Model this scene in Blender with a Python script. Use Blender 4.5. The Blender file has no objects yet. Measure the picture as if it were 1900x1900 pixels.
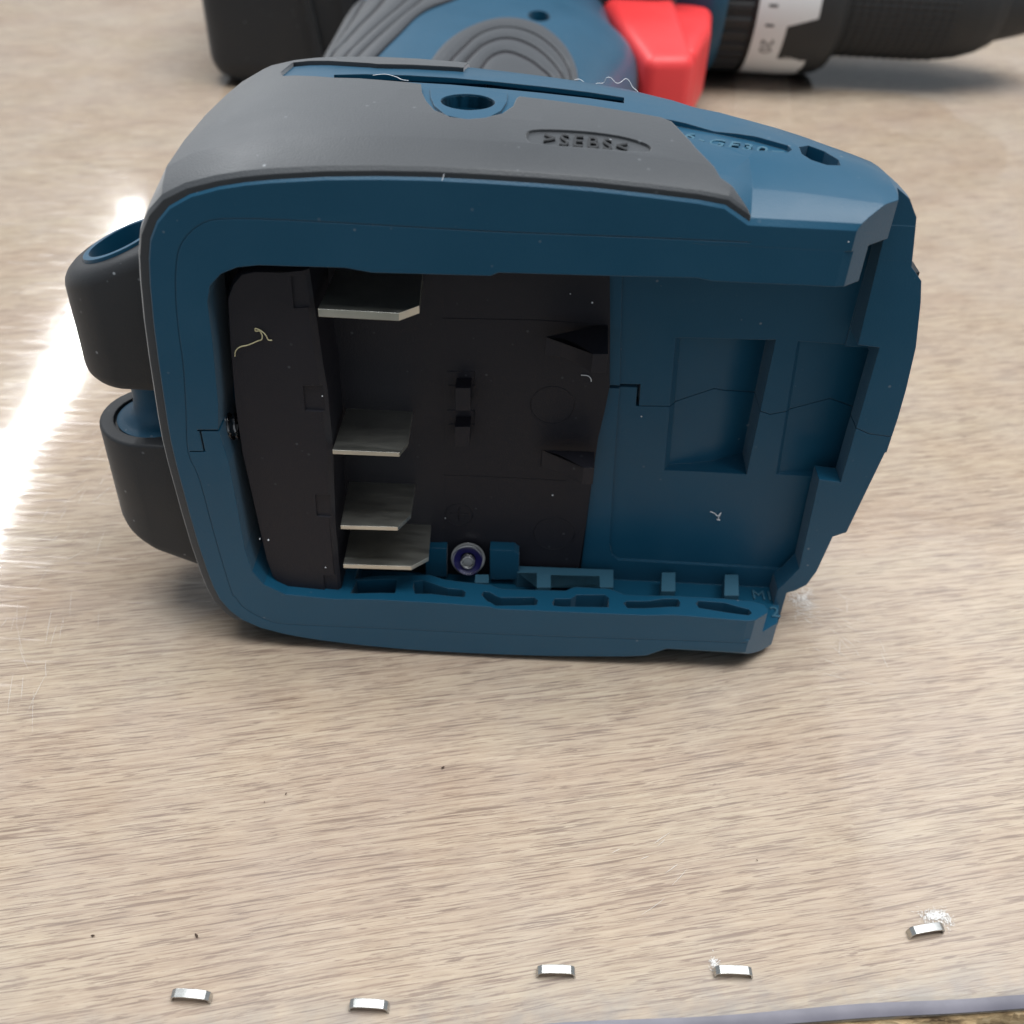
import bpy, bmesh, math, random
from mathutils import Vector, Matrix, noise
random.seed(7)
R = math.radians
MM = 0.001
C = bpy.context.scene.collection

# ------------------------------------------------------------------ camera
TILT = R(4)                      # the drill's foot leans back on the table
cam_d = bpy.data.cameras.new('camera')
cam = bpy.data.objects.new('camera', cam_d); C.objects.link(cam)
P, RO = R(43), R(2.9)
f = Vector((0, math.cos(P), -math.sin(P))); u0 = Vector((0, math.sin(P), math.cos(P))); r0 = Vector((1, 0, 0))
r = r0 * math.cos(RO) + u0 * math.sin(RO); u = -r0 * math.sin(RO) + u0 * math.cos(RO)
cam.matrix_world = Matrix((( r.x, u.x, -f.x, 0), (r.y, u.y, -f.y, -112.7 * MM), (r.z, u.z, -f.z, 139.9 * MM), (0, 0, 0, 1)))
cam_d.sensor_width = 36; cam_d.lens = 36 * 1903 / 1900
cam_d.clip_start = 0.005; cam_d.clip_end = 50
cam_d.dof.use_dof = True; cam_d.dof.focus_distance = 0.150; cam_d.dof.aperture_fstop = 26
bpy.context.scene.camera = cam

# ------------------------------------------------------------------ light
sc = bpy.context.scene
sc.view_settings.view_transform = 'Standard'; sc.view_settings.look = 'None'
sc.view_settings.exposure = 0.21; sc.view_settings.gamma = 1
w = bpy.data.worlds.new('World'); sc.world = w; w.use_nodes = True
bg = w.node_tree.nodes['Background']
bg.inputs[0].default_value = (0.86, 0.93, 1.0, 1); bg.inputs[1].default_value = 0.40
def area(name, loc, size, energy, rot=(0, 0, 0), col=(1, 1, 1)):
    l = bpy.data.lights.new(name, 'AREA'); l.shape = 'RECTANGLE'; l.size, l.size_y = size; l.energy = energy; l.color = col
    o = bpy.data.objects.new(name, l); C.objects.link(o); o.location = loc; o.rotation_euler = rot
    return o
# ceiling tube mirrored in the plastic, an added sheen panel and an added overhead fill
area('ceiling_tube_light', (-1.64, 2.75, 2.0), (0.085, 2.75), 80, (0, 0, R(4)), (.96, .98, 1))
area('sheen_panel_light', (1.25, 1.5, 2.0), (0.8, 1.6), 8, (0, 0, R(0)), (.96, .98, 1))  # unseen dim panel, widened to lay a sheen on the sheet's right
area('overhead_light', (0.3, 0.1, 2.1), (2.0, 1.1), 58, (0, 0, 0), (.97, .99, 1))  # unseen fill area, placed so the sheet does not mirror it

def lerp(tab, x):
    if x <= tab[0][0]: return tab[0][1]
    for (a, b), (c, d) in zip(tab, tab[1:]):
        if x <= c: return b + (d - b) * (x - a) / (c - a)
    return tab[-1][1]
# upper half of the foot outline (x, z) in mm, mirrored about MID
MID = 39.9
HALF = [(-51.1,39.9),(-51,44),(-50.8,48),(-50.5,54),(-50.1,60),(-49.5,66),(-49,69.5),(-48.3,72.3),(-47,74.8),(-45.1,76.9),(-42.2,78.6),(-38.4,79.8),
 (-35,80.5),(-31.6,81),(-25,81.7),(-18.4,82.1),(-11.9,82.3),(-5.3,82.3),(1.2,82.2),(7.8,82),(14.4,81.6),(21,81.1),(24.4,80.6),(27.7,78.6),
 (31,78.6),(34.7,78.6),(38,78.6),(41,78.6),(44,78.6),(46.5,78.4),(49.2,77.6),(50.6,76),(51.3,72.5),(52,69),(54,67),(54.8,64),(56.2,57),(56.8,50),(57,45),(57,39.9)]
BACK = [(-52,48),(-49,50),(-46,53),(-42,55),(-33,53),(-8,47.5),(14,43),(25,38.5),(37,30),(42,25),(48,21),(57,20)]
OFFS = [(0,-.95),(.018,-.1),(.05,.5),(.125,1.42),(.135,1.5),(.3,1.8),(.5,1.7),(.7,1.2),(.85,.6),(.93,-.1),(.97,-1),(1,-3)]
TOPL = [p for p in HALF if p[1] > 76.5]
def side_amount(x): return lerp([(20,1),(35,1.15),(46,1),(50,.4),(57,.25)], x)
STEPZ = [(24.4,80.7),(27.7,80.7),(31,80.6),(34.7,80.4),(38,80.2),(41,80),(44,79.7),(46.5,79.3),(49.2,78.0)]
def step_fade(x, z, d):          # the front chamfer step of the arm fades out towards the back
    t = max(0, min(1, (d - .5) / 13)); t = t * t * (3 - 2 * t)
    if 24.4 < x < 49.3 and abs(z - MID) > 36:
        zb = lerp(STEPZ, x); zb = zb if z > MID else 2 * MID - zb
        return z + (zb - z) * t
    return z
def foot_top(x, d):
    f = max(0, min(1, d / lerp(BACK, x)))
    o = lerp(OFFS, f) * side_amount(x)
    return step_fade(x, lerp(TOPL, x), d) + o
HL = [(40,-32),(60,-38),(90,-50),(120,-56),(150,-59),(180,-60),(210,-60.5),(250,-60),(300,-58),(330,-57)]
HR = [(40,16),(60,15),(90,16),(120,19),(150,22.5),(170,26),(185,31),(197,31.5),(207,28.5),(220,25.5),(245,24.5),(330,24)]
def handle_top(x, d):
    l, r = lerp(HL, d), lerp(HR, d)
    u = min(1, abs((2 * x - l - r) / (r - l)))
    return 38 + 20 * (1 - u ** 2.8) ** (1 / 2.2)


# ------------------------------------------------------------------ materials
def newmat(name):
    m = bpy.data.materials.new(name); m.use_nodes = True
    nt = m.node_tree; return m, nt, nt.nodes['Principled BSDF']
def N(nt, t, **k):
    n = nt.nodes.new(t)
    for a, b in k.items(): setattr(n, a, b)
    return n
def tex(nt, scale, detail=3, rough=.5, vec=None, dist=0):
    n = N(nt, 'ShaderNodeTexNoise'); n.inputs['Scale'].default_value = scale; n.inputs['Detail'].default_value = detail
    n.inputs['Roughness'].default_value = rough; n.inputs['Distortion'].default_value = dist
    if vec is not None: nt.links.new(vec, n.inputs['Vector'])
    return n
def ramp(nt, src, stops):
    n = N(nt, 'ShaderNodeValToRGB'); e = n.color_ramp.elements
    while len(e) > 1: e.remove(e[0])
    e[0].position = stops[0][0]; e[0].color = stops[0][1]
    for p, c in stops[1:]:
        q = e.new(p); q.color = c
    nt.links.new(src, n.inputs[0]); return n
def g(v): return (v, v, v, 1)
def plastic(name, col, rough=.45, spec=.5, bev=.25, grain=1.0, dust=.0, sheen=0):
    m, nt, b = newmat(name); L = nt.links.new
    geo = N(nt, 'ShaderNodeTexCoord')
    n1 = tex(nt, 60, 4, .6, geo.outputs['Object'])
    mix = N(nt, 'ShaderNodeMix', data_type='RGBA')
    mix.inputs[6].default_value = tuple(c * .9 for c in col) + (1,); mix.inputs[7].default_value = tuple(c * 1.1 for c in col) + (1,)
    L(n1.outputs[0], mix.inputs[0])
    out = mix.outputs[2]
    if dust:
        v = N(nt, 'ShaderNodeTexVoronoi'); v.inputs['Scale'].default_value = 420; v.inputs['Randomness'].default_value = 1
        L(geo.outputs['Object'], v.inputs['Vector'])
        n3 = tex(nt, 90, 2, .5, geo.outputs['Object'])
        rr = ramp(nt, v.outputs['Distance'], [(0, g(1)), (.07, g(1)), (.11, g(0))])
        r3 = ramp(nt, n3.outputs[0], [(.50, g(0)), (.68, g(dust))])
        mu = N(nt, 'ShaderNodeMath', operation='MULTIPLY'); L(rr.outputs[0], mu.inputs[0]); L(r3.outputs[0], mu.inputs[1])
        m2 = N(nt, 'ShaderNodeMix', data_type='RGBA'); L(mu.outputs[0], m2.inputs[0]); L(out, m2.inputs[6]); m2.inputs[7].default_value = (.3, .32, .34, 1)
        out = m2.outputs[2]
    L(out, b.inputs['Base Color'])
    rr2 = ramp(nt, n1.outputs[0], [(.3, g(rough - .05)), (.7, g(rough + .07))]); L(rr2.outputs[0], b.inputs['Roughness'])
    b.inputs['Specular IOR Level'].default_value = spec
    if sheen:
        b.inputs['Sheen Weight'].default_value = sheen; b.inputs['Sheen Roughness'].default_value = .45
    n2 = tex(nt, 3500, 2, .6, geo.outputs['Object'])
    bp = N(nt, 'ShaderNodeBump'); bp.inputs['Strength'].default_value = .12 * grain; bp.inputs['Distance'].default_value = .0002
    L(n2.outputs[0], bp.inputs['Height'])
    if bev:
        be = N(nt, 'ShaderNodeBevel'); be.samples = 4; be.inputs['Radius'].default_value = bev * MM
        L(be.outputs[0], bp.inputs['Normal'])
    L(bp.outputs[0], b.inputs['Normal'])
    return m
def metal(name, col, rough=.3, streak=True, bev=.08):
    m, nt, b = newmat(name); L = nt.links.new
    tc = N(nt, 'ShaderNodeTexCoord'); mp = N(nt, 'ShaderNodeMapping'); mp.inputs['Scale'].default_value = (160, 900, 160)
    mp.inputs['Rotation'].default_value = (0, 0, R(38)); L(tc.outputs['Object'], mp.inputs[0])
    n = tex(nt, 1, 5, .65, mp.outputs[0]); n2 = tex(nt, 230, 3, .5, tc.outputs['Object'])
    b.inputs['Metallic'].default_value = 1
    a = ramp(nt, n2.outputs[0], [(.3, tuple(c * .88 for c in col) + (1,)), (.7, tuple(col) + (1,))]); L(a.outputs[0], b.inputs['Base Color'])
    q = ramp(nt, n.outputs[0], [(.3, g(rough * .85)), (.7, g(rough * 1.2))]); L(q.outputs[0], b.inputs['Roughness'])
    bp = N(nt, 'ShaderNodeBump'); bp.inputs['Strength'].default_value = .1; bp.inputs['Distance'].default_value = .00001
    L(n.outputs[0], bp.inputs['Height'])
    if bev:
        be = N(nt, 'ShaderNodeBevel'); be.samples = 4; be.inputs['Radius'].default_value = bev * MM; L(be.outputs[0], bp.inputs['Normal'])
    L(bp.outputs[0], b.inputs['Normal'])
    return m
def flat(name, col, rough=.6, spec=.4):
    m, nt, b = newmat(name); b.inputs['Base Color'].default_value = tuple(col) + (1,)
    b.inputs['Roughness'].default_value = rough; b.inputs['Specular IOR Level'].default_value = spec; return m
BLUE = plastic('blue_plastic', (.002, .060, .116), .38, .38, .22, 1, .4, .12)
STUB = plastic('sheen_blue_plastic', (.03, .105, .16), .5, .5, .1, 1, .3)  # lighter copy of the blue; sheen of stubs and letter edges painted in
RUB = plastic('grey_rubber', (.020, .024, .029), .52, .5, .3, 1.6, .5, .38)
RUBL = plastic('dark_rubber', (.0145, .016, .0185), .6, .4, .3, 1.6, .8, .08)
BLK = plastic('black_plastic', (.0135, .013, .018), .5, .3, .15, 1.6, .12)
RED = plastic('red_plastic', (.74, .04, .042), .48, .5, .3, .6)
GRIP = plastic('grip_rubber', (.024, .028, .034), .6, .5, .2, 1.2, .5, .2)
GROOVE = flat('groove_rubber', (.012, .010, .014), .7)
CHUCK = plastic('chuck_rubber', (.015, .016, .017), .55, .4, .3, 2)
TIN = metal('tinned_metal', (.66, .66, .60), .37)
DSTEEL = metal('worn_steel', (.42, .42, .42), .3)
STEEL = metal('staple_steel', (.52, .52, .50), .27, bev=.1)
WHITE = flat('white_print', (.62, .64, .64), .5)
INK = flat('dark_print', (.03, .03, .035), .6)
LOCK = flat('violet_threadlock', (.01, .009, .085), .35, .6)
FLUFF = flat('white_fluff', (.7, .72, .75), .8)
YARN = flat('yellow_fibre', (.55, .5, .3), .7)
SPECK = flat('brown_speck', (.05, .03, .02), .8)
SCRATCH = flat('white_scuff', (.85, .84, .82), .6)

GRAIN = R(12)
def wood():
    m, nt, b = newmat('wood_laminate'); L = nt.links.new
    tc = N(nt, 'ShaderNodeTexCoord')
    wv = tex(nt, 9, 2, .5, tc.outputs['Object'])       # slow waviness of the grain
    sub = N(nt, 'ShaderNodeVectorMath', operation='SUBTRACT'); L(wv.outputs['Color'], sub.inputs[0]); sub.inputs[1].default_value = (.5, .5, .5)
    scl = N(nt, 'ShaderNodeVectorMath', operation='SCALE'); L(sub.outputs[0], scl.inputs[0]); scl.inputs['Scale'].default_value = .006
    add = N(nt, 'ShaderNodeVectorMath', operation='ADD'); L(tc.outputs['Object'], add.inputs[0]); L(scl.outputs[0], add.inputs[1])
    rot = N(nt, 'ShaderNodeMapping', vector_type='TEXTURE'); rot.inputs['Rotation'].default_value = (0, 0, GRAIN); L(add.outputs[0], rot.inputs[0])
    def layer(sx, sy, det, ro, dist=0, off=0):
        mp = N(nt, 'ShaderNodeMapping'); mp.inputs['Scale'].default_value = (sx, sy, 1); mp.inputs['Location'].default_value = (off, off * .7, 0)
        L(rot.outputs[0], mp.inputs[0]); return tex(nt, 1, det, ro, mp.outputs[0], dist)
    big = layer(14, 60, 3, .5, .3)
    mid = layer(60, 1350, 6, .7, .4, 3.3)
    fine = layer(210, 4200, 3, .6, .3, 9.1)
    pore = layer(85, 2500, 4, .6, .9, 21.0); pore2 = layer(120, 3300, 3, .6, .9, 47.0)
    ca = ramp(nt, mid.outputs[0], [(.28, (.33, .245, .18, 1)), (.42, (.44, .35, .262, 1)), (.54, (.50, .413, .312, 1)), (.74, (.575, .495, .385, 1))])
    cb = ramp(nt, big.outputs[0], [(.3, (.92, .86, .84, 1)), (.5, (1, .97, .95, 1)), (.72, (1.0, 1.0, .97, 1))])
    m1 = N(nt, 'ShaderNodeMix', data_type='RGBA', blend_type='MULTIPLY'); m1.inputs[0].default_value = 1
    L(ca.outputs[0], m1.inputs[6]); L(cb.outputs[0], m1.inputs[7])
    cf = ramp(nt, fine.outputs[0], [(.3, (.86, .83, .80, 1)), (.55, (1, 1, 1, 1)), (.75, (1.06, 1.06, 1.06, 1))])
    m2 = N(nt, 'ShaderNodeMix', data_type='RGBA', blend_type='MULTIPLY'); m2.inputs[0].default_value = 1
    L(m1.outputs[2], m2.inputs[6]); L(cf.outputs[0], m2.inputs[7])
    pr = ramp(nt, pore.outputs[0], [(.565, g(0)), (.595, g(.65)), (.66, g(.95))])
    m3 = N(nt, 'ShaderNodeMix', data_type='RGBA'); L(pr.outputs[0], m3.inputs[0]); L(m2.outputs[2], m3.inputs[6]); m3.inputs[7].default_value = (.215, .145, .10, 1)
    pr2 = ramp(nt, pore2.outputs[0], [(.56, g(0)), (.61, g(.85))])
    m3b = N(nt, 'ShaderNodeMix', data_type='RGBA'); L(pr2.outputs[0], m3b.inputs[0]); L(m3.outputs[2], m3b.inputs[6]); m3b.inputs[7].default_value = (.25, .17, .12, 1); m3 = m3b
    sep = N(nt, 'ShaderNodeVectorMath', operation='DOT_PRODUCT'); L(tc.outputs['Object'], sep.inputs[0]); sep.inputs[1].default_value = (-math.sin(R(6.2)), math.cos(R(6.2)), 0)
    de = N(nt, 'ShaderNodeMapRange'); L(sep.outputs['Value'], de.inputs[0]); de.inputs[1].default_value = -.0615; de.inputs[2].default_value = -.0545; de.inputs[3].default_value = .75; de.inputs[4].default_value = 0
    dn = tex(nt, 210, 4, .6, tc.outputs['Object']); dr_ = ramp(nt, dn.outputs[0], [(.35, g(.1)), (.62, g(1))])
    dm = N(nt, 'ShaderNodeMath', operation='MULTIPLY'); L(de.outputs[0], dm.inputs[0]); L(dr_.outputs[0], dm.inputs[1])
    m4 = N(nt, 'ShaderNodeMix', data_type='RGBA'); L(dm.outputs[0], m4.inputs[0]); L(m3.outputs[2], m4.inputs[6]); m4.inputs[7].default_value = (.27, .25, .235, 1)
    L(m4.outputs[2], b.inputs['Base Color']); b.inputs['Roughness'].default_value = .5
    bp = N(nt, 'ShaderNodeBump'); bp.inputs['Strength'].default_value = .3; bp.inputs['Distance'].default_value = .0001
    L(mid.outputs[0], bp.inputs['Height']); L(bp.outputs[0], b.inputs['Normal'])
    return m
WOOD = wood()
def sheetmat():
    m = bpy.data.materials.new('clear_plastic'); m.use_nodes = True; nt = m.node_tree; nt.nodes.clear(); L = nt.links.new
    out = N(nt, 'ShaderNodeOutputMaterial'); tr = N(nt, 'ShaderNodeBsdfTransparent'); tr.inputs[0].default_value = (.965, .965, .965, 1)
    gl = N(nt, 'ShaderNodeBsdfGlossy'); gl.inputs['Roughness'].default_value = .045
    mx = N(nt, 'ShaderNodeMixShader'); fr = N(nt, 'ShaderNodeFresnel'); fr.inputs[0].default_value = 1.46
    tc = N(nt, 'ShaderNodeTexCoord')
    mp = N(nt, 'ShaderNodeMapping'); mp.inputs['Rotation'].default_value = (0, 0, -GRAIN); mp.inputs['Scale'].default_value = (55, 420, 1); L(tc.outputs['Object'], mp.inputs[0])
    n1 = tex(nt, 1, 3, .5, mp.outputs[0]); n2 = tex(nt, 28, 2, .5, tc.outputs['Object'])
    mp2 = N(nt, 'ShaderNodeMapping'); mp2.inputs['Rotation'].default_value = (0, 0, R(-63)); mp2.inputs['Scale'].default_value = (60, 1800, 1); L(tc.outputs['Object'], mp2.inputs[0])
    n3 = tex(nt, 1, 2, .6, mp2.outputs[0])
    rr = ramp(nt, n3.outputs[0], [(.35, g(.05)), (.62, g(.09)), (.72, g(.28))]); L(rr.outputs[0], gl.inputs['Roughness'])
    b1 = N(nt, 'ShaderNodeBump'); b1.inputs['Strength'].default_value = .5; b1.inputs['Distance'].default_value = .00003; L(n1.outputs[0], b1.inputs['Height'])
    b2 = N(nt, 'ShaderNodeBump'); b2.inputs['Strength'].default_value = .5; b2.inputs['Distance'].default_value = .00025; L(n2.outputs[0], b2.inputs['Height']); L(b1.outputs[0], b2.inputs['Normal'])
    L(b2.outputs[0], gl.inputs['Normal'])
    L(fr.outputs[0], mx.inputs[0]); L(tr.outputs[0], mx.inputs[1]); L(gl.outputs[0], mx.inputs[2])
    # faint milky wear of the sheet
    df = N(nt, 'ShaderNodeBsdfDiffuse'); df.inputs[0].default_value = (.8, .8, .8, 1); m2 = N(nt, 'ShaderNodeMixShader')
    n4 = tex(nt, 40, 4, .6, tc.outputs['Object']); r4 = ramp(nt, n4.outputs[0], [(.35, g(.02)), (.75, g(.10))])
    L(r4.outputs[0], m2.inputs[0]); L(mx.outputs[0], m2.inputs[1]); L(df.outputs[0], m2.inputs[2]); L(m2.outputs[0], out.inputs[0])
    return m
SHEET = sheetmat()

# ------------------------------------------------------------------ geometry helpers
CT, ST = math.cos(TILT), math.sin(TILT)
def W(x, d, z):            # drill frame (mm) -> world (m)
    return Vector((x, d * CT + z * ST, -d * ST + z * CT + 2.7)) * MM
def V(x, y, z): return Vector((x, y, z)) * MM   # world frame mm (table top at z = 0)
def finish(name, bm, mat, parent=None, local=True, ang=32, smooth=True):
    bmesh.ops.remove_doubles(bm, verts=bm.verts, dist=1e-4)
    bmesh.ops.recalc_face_normals(bm, faces=bm.faces)
    for v in bm.verts: v.co = W(*v.co) if local else v.co * MM
    me = bpy.data.meshes.new(name); bm.to_mesh(me); bm.free()
    if mat: me.materials.append(mat)
    if smooth:
        me.shade_smooth(); me.set_sharp_from_angle(angle=R(ang))
    o = bpy.data.objects.new(name, me); C.objects.link(o)
    if parent: o.parent = parent; o.matrix_parent_inverse = parent.matrix_world.inverted()
    return o
def prism(pts, p0, p1, bm=None, fan=False):
    """closed prism; pts = list of base points, p0/p1 = functions point -> 3D"""
    bm = bm or bmesh.new()
    a = [bm.verts.new(p0(*p)) for p in pts]; b = [bm.verts.new(p1(*p)) for p in pts]
    n = len(pts)
    if fan:
        for ring, fl in ((a, 0), (b, 1)):
            c = Vector((0, 0, 0))
            for v in ring: c += v.co / n
            c = bm.verts.new(c)
            for i in range(n):
                q = (ring[i], ring[(i + 1) % n], c); bm.faces.new(q[::-1] if fl else q)
    else:
        fa = bm.faces.new(a); fb = bm.faces.new(b[::-1])
    for i in range(n):
        j = (i + 1) % n; bm.faces.new((a[j], a[i], b[i], b[j]))
    if not fan: bmesh.ops.triangulate(bm, faces=[fa, fb], ngon_method='EAR_CLIP')
    return bm
def pXZ(pts, d0, d1, bm=None): return prism(pts, lambda x, z: (x, d0, z), lambda x, z: (x, d1, z), bm)
def pXD(pts, z0, z1, bm=None): return prism(pts, lambda x, d: (x, d, z0), lambda x, d: (x, d, z1), bm)
def pTOP(pts, lo, hi, surf=None, bm=None):
    s = surf or foot_top
    return prism(pts, lambda x, d: (x, d, s(x, d) + lo), lambda x, d: (x, d, s(x, d) + hi), bm, True)
def box(x0, x1, d0, d1, z0, z1, bm=None): return pXD([(x0, d0), (x1, d0), (x1, d1), (x0, d1)], z0, z1, bm)
LM = Matrix(((1, 0, 0, 0), (0, CT, ST, 0), (0, -ST, CT, 2.7), (0, 0, 0, 1)))
LM = Matrix.Scale(MM, 4) @ LM
def tmp(bm):
    bmesh.ops.recalc_face_normals(bm, faces=bm.faces)
    me = bpy.data.meshes.new('cutter'); bm.to_mesh(me); bm.free()
    o = bpy.data.objects.new('cutter', me); C.objects.link(o); return o
def boolean(obj, bms, op='DIFFERENCE', ang=20, flat=True):
    """cut in millimetres in the drill's own frame, then back to the world"""
    obj.data.transform(LM.inverted())
    cs = [tmp(b) for b in bms]
    work = bpy.data.objects.new('work', obj.data); C.objects.link(work)
    for c in cs:
        md = work.modifiers.new('b', 'BOOLEAN'); md.object = c; md.operation = op; md.solver = 'MANIFOLD'
    bpy.context.view_layer.update()
    dg = bpy.context.evaluated_depsgraph_get()
    me = bpy.data.meshes.new_from_object(work.evaluated_get(dg))
    bpy.data.objects.remove(work)
    old = obj.data; nm = old.name; obj.data = me; bpy.data.meshes.remove(old); me.name = nm
    bm = bmesh.new(); bm.from_mesh(me); bmesh.ops.remove_doubles(bm, verts=bm.verts, dist=.0005)
    bmesh.ops.dissolve_limit(bm, angle_limit=R(.25), verts=bm.verts, edges=bm.edges); bmesh.ops.triangulate(bm, faces=bm.faces, ngon_method='EAR_CLIP', quad_method='BEAUTY')
    bm.to_mesh(me); bm.free()
    me.transform(LM)
    me.shade_smooth(); me.set_sharp_from_angle(angle=R(ang))
    me.transform(LM.inverted()); me.update()
    for p in me.polygons:
        if flat and max(abs(c_) for c_ in p.normal) > .9995 or p.area < .004: p.use_smooth = False
    me.transform(LM)
    for c in cs:
        m_ = c.data; bpy.data.objects.remove(c); bpy.data.meshes.remove(m_)
    return obj
def tube(path, rad, seg=8, bm=None, taper=None):
    bm = bm or bmesh.new(); rings = []
    pts = [Vector(p) for p in path]
    for i, p in enumerate(pts):
        t = (pts[min(i + 1, len(pts) - 1)] - pts[max(i - 1, 0)]).normalized()
        a = t.cross(Vector((0, 0, 1)));
        if a.length < .1: a = t.cross(Vector((0, 1, 0)))
        a.normalize(); b = t.cross(a); rr = rad * (taper(i / (len(pts) - 1)) if taper else 1)
        rings.append([bm.verts.new(p + (a * math.cos(q) + b * math.sin(q)) * rr) for q in [2 * math.pi * k / seg for k in range(seg)]])
    for A, B in zip(rings, rings[1:]):
        for k in range(seg): bm.faces.new((A[k], A[(k + 1) % seg], B[(k + 1) % seg], B[k]))
    bm.faces.new(rings[0][::-1]); bm.faces.new(rings[-1]); return bm
def smoothpath(pts, n=6):
    pts = [Vector(p) for p in pts]; out = []
    for i in range(len(pts) - 1):
        p0, p1, p2, p3 = pts[max(i - 1, 0)], pts[i], pts[i + 1], pts[min(i + 2, len(pts) - 1)]
        for k in range(n):
            t = k / n
            out.append(.5 * ((2 * p1) + (p2 - p0) * t + (2 * p0 - 5 * p1 + 4 * p2 - p3) * t * t + (3 * p1 - p0 - 3 * p2 + p3) * t ** 3))
    out.append(pts[-1]); return out
def circle(cx, cy, rx, ry=None, n=32, a0=0): return [(cx + rx * math.cos(a0 + 2 * math.pi * k / n), cy + (ry or rx) * math.sin(a0 + 2 * math.pi * k / n)) for k in range(n)]
def lathe_x(prof, cy, cz, seg=96, bm=None, a0=0, a1=360, cap=True):   # prof: (x, r), world frame, axis along X
    bm = bm or bmesh.new(); rings = []; full = a1 - a0 >= 360
    for x, rr in prof:
        rings.append([bm.verts.new((x, cy - rr * math.cos(R(a)), cz + rr * math.sin(R(a)))) for a in [a0 + (a1 - a0) * k / seg for k in range(seg if full else seg + 1)]])
    m = seg
    for A, B in zip(rings, rings[1:]):
        for k in range(m):
            j = (k + 1) % len(A); bm.faces.new((A[k], A[j], B[j], B[k]))
    if full and cap: bm.faces.new(rings[0][::-1]); bm.faces.new(rings[-1])
    return bm
def loft(extra=0, dstart=0.0, dmax=None):
    up = HALF; low = [(x, 2 * MID - z) for x, z in HALF[::-1]]
    out = up + low[1:-1]
    n = len(out); nrm = []
    for i in range(n):
        a, b = out[i - 1], out[(i + 1) % n]; dx, dz = b[0] - a[0], b[1] - a[1]; L_ = math.hypot(dx, dz); nrm.append((-dz / L_, dx / L_))
    bm = bmesh.new(); rings = []
    for fr, o in OFFS:
        ring = []
        for (x, z), (nx, nz) in zip(out, nrm):
            db = lerp(BACK, x); zz = z; z = step_fade(x, z, dstart + fr * (db - dstart)); k = side_amount(x) * (0.45 if abs(nx) > .8 and x < 0 else 1)
            ex = extra * (1 + .7 * max(0, min(1, (-x - 40) / 8)) * min(1, abs(nx) * 1.5))
            o_ = (o if o < 0 else o * k) + ex
            d = dstart + fr * (db - dstart)
            if o < 0:
                q = -o / 42; ring.append(bm.verts.new((x * (1 - q * .5) + nx * ex, d, z + (MID - z) * q + nz * ex)))
            else:
                ring.append(bm.verts.new((x + nx * o_, d, z + nz * o_)))
        rings.append(ring)
    for A, B in zip(rings, rings[1:]):
        for k in range(n): bm.faces.new((A[k], A[(k + 1) % n], B[(k + 1) % n], B[k]))
    for ring, flip in ((rings[0], 1), (rings[-1], 0)):
        cx = sum(v.co.x for v in ring) / n; cd = sum(v.co.y for v in ring) / n
        c = bm.verts.new((cx * .3, cd, MID))
        for k in range(n):
            a, b = ring[k], ring[(k + 1) % n]; bm.faces.new((b, a, c) if flip else (a, b, c))
    return bm
def thing(name, label, cat, loc=(0, 0, 0), group=None):
    o = bpy.data.objects.new(name, None); C.objects.link(o); o.location = loc; o.empty_display_size = .01
    o['label'] = label; o['category'] = cat
    if group: o['group'] = group
    bpy.context.view_layer.update(); return o
def tag(o, label=None, cat=None, group=None, kind=None):
    if label: o['label'] = label
    if cat: o['category'] = cat
    if group: o['group'] = group
    if kind: o['kind'] = kind
    return o
def text_bm(s, size, place, depth=.25, spacing=1.0):
    """letters as solid mesh; place(u, v, w) -> frame coordinates, u along the line, v up the letter, w out of the face"""
    cu = bpy.data.curves.new('lettering', 'FONT'); cu.body = s; cu.size = size; cu.extrude = depth / 2; cu.align_x = 'CENTER'; cu.align_y = 'CENTER'
    cu.space_character = spacing; cu.resolution_u = 3
    o = bpy.data.objects.new('lettering', cu); C.objects.link(o); bpy.context.view_layer.update()
    me = bpy.data.meshes.new_from_object(o.evaluated_get(bpy.context.evaluated_depsgraph_get()))
    bm = bmesh.new(); bm.from_mesh(me)
    bpy.data.objects.remove(o); bpy.data.curves.remove(cu); bpy.data.meshes.remove(me)
    for v in bm.verts: v.co = Vector(place(v.co.x, v.co.y, v.co.z + depth / 2))
    return bm

# ------------------------------------------------------------------ workbench
EA = R(6.2)
e0 = (20.3, -60.6)
def edge_pt(s, off=0): return (e0[0] + s * math.cos(EA) + off * math.sin(EA), e0[1] + s * math.sin(EA) - off * math.cos(EA))
bench = thing('workbench', 'light oak laminate workbench top with a rough raw front edge', 'workbench')
a, b_ = edge_pt(-1500), edge_pt(1500)
bm = bmesh.new()
top = [(a[0], a[1]), (b_[0], b_[1]), (b_[0] - 160, 1500), (a[0] - 160, 1500)]
prism(top, lambda x, y: (x, y, -1.0), lambda x, y: (x, y, 0), bm)
o = finish('tabletop', bm, WOOD, bench, local=False, smooth=False)
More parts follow.
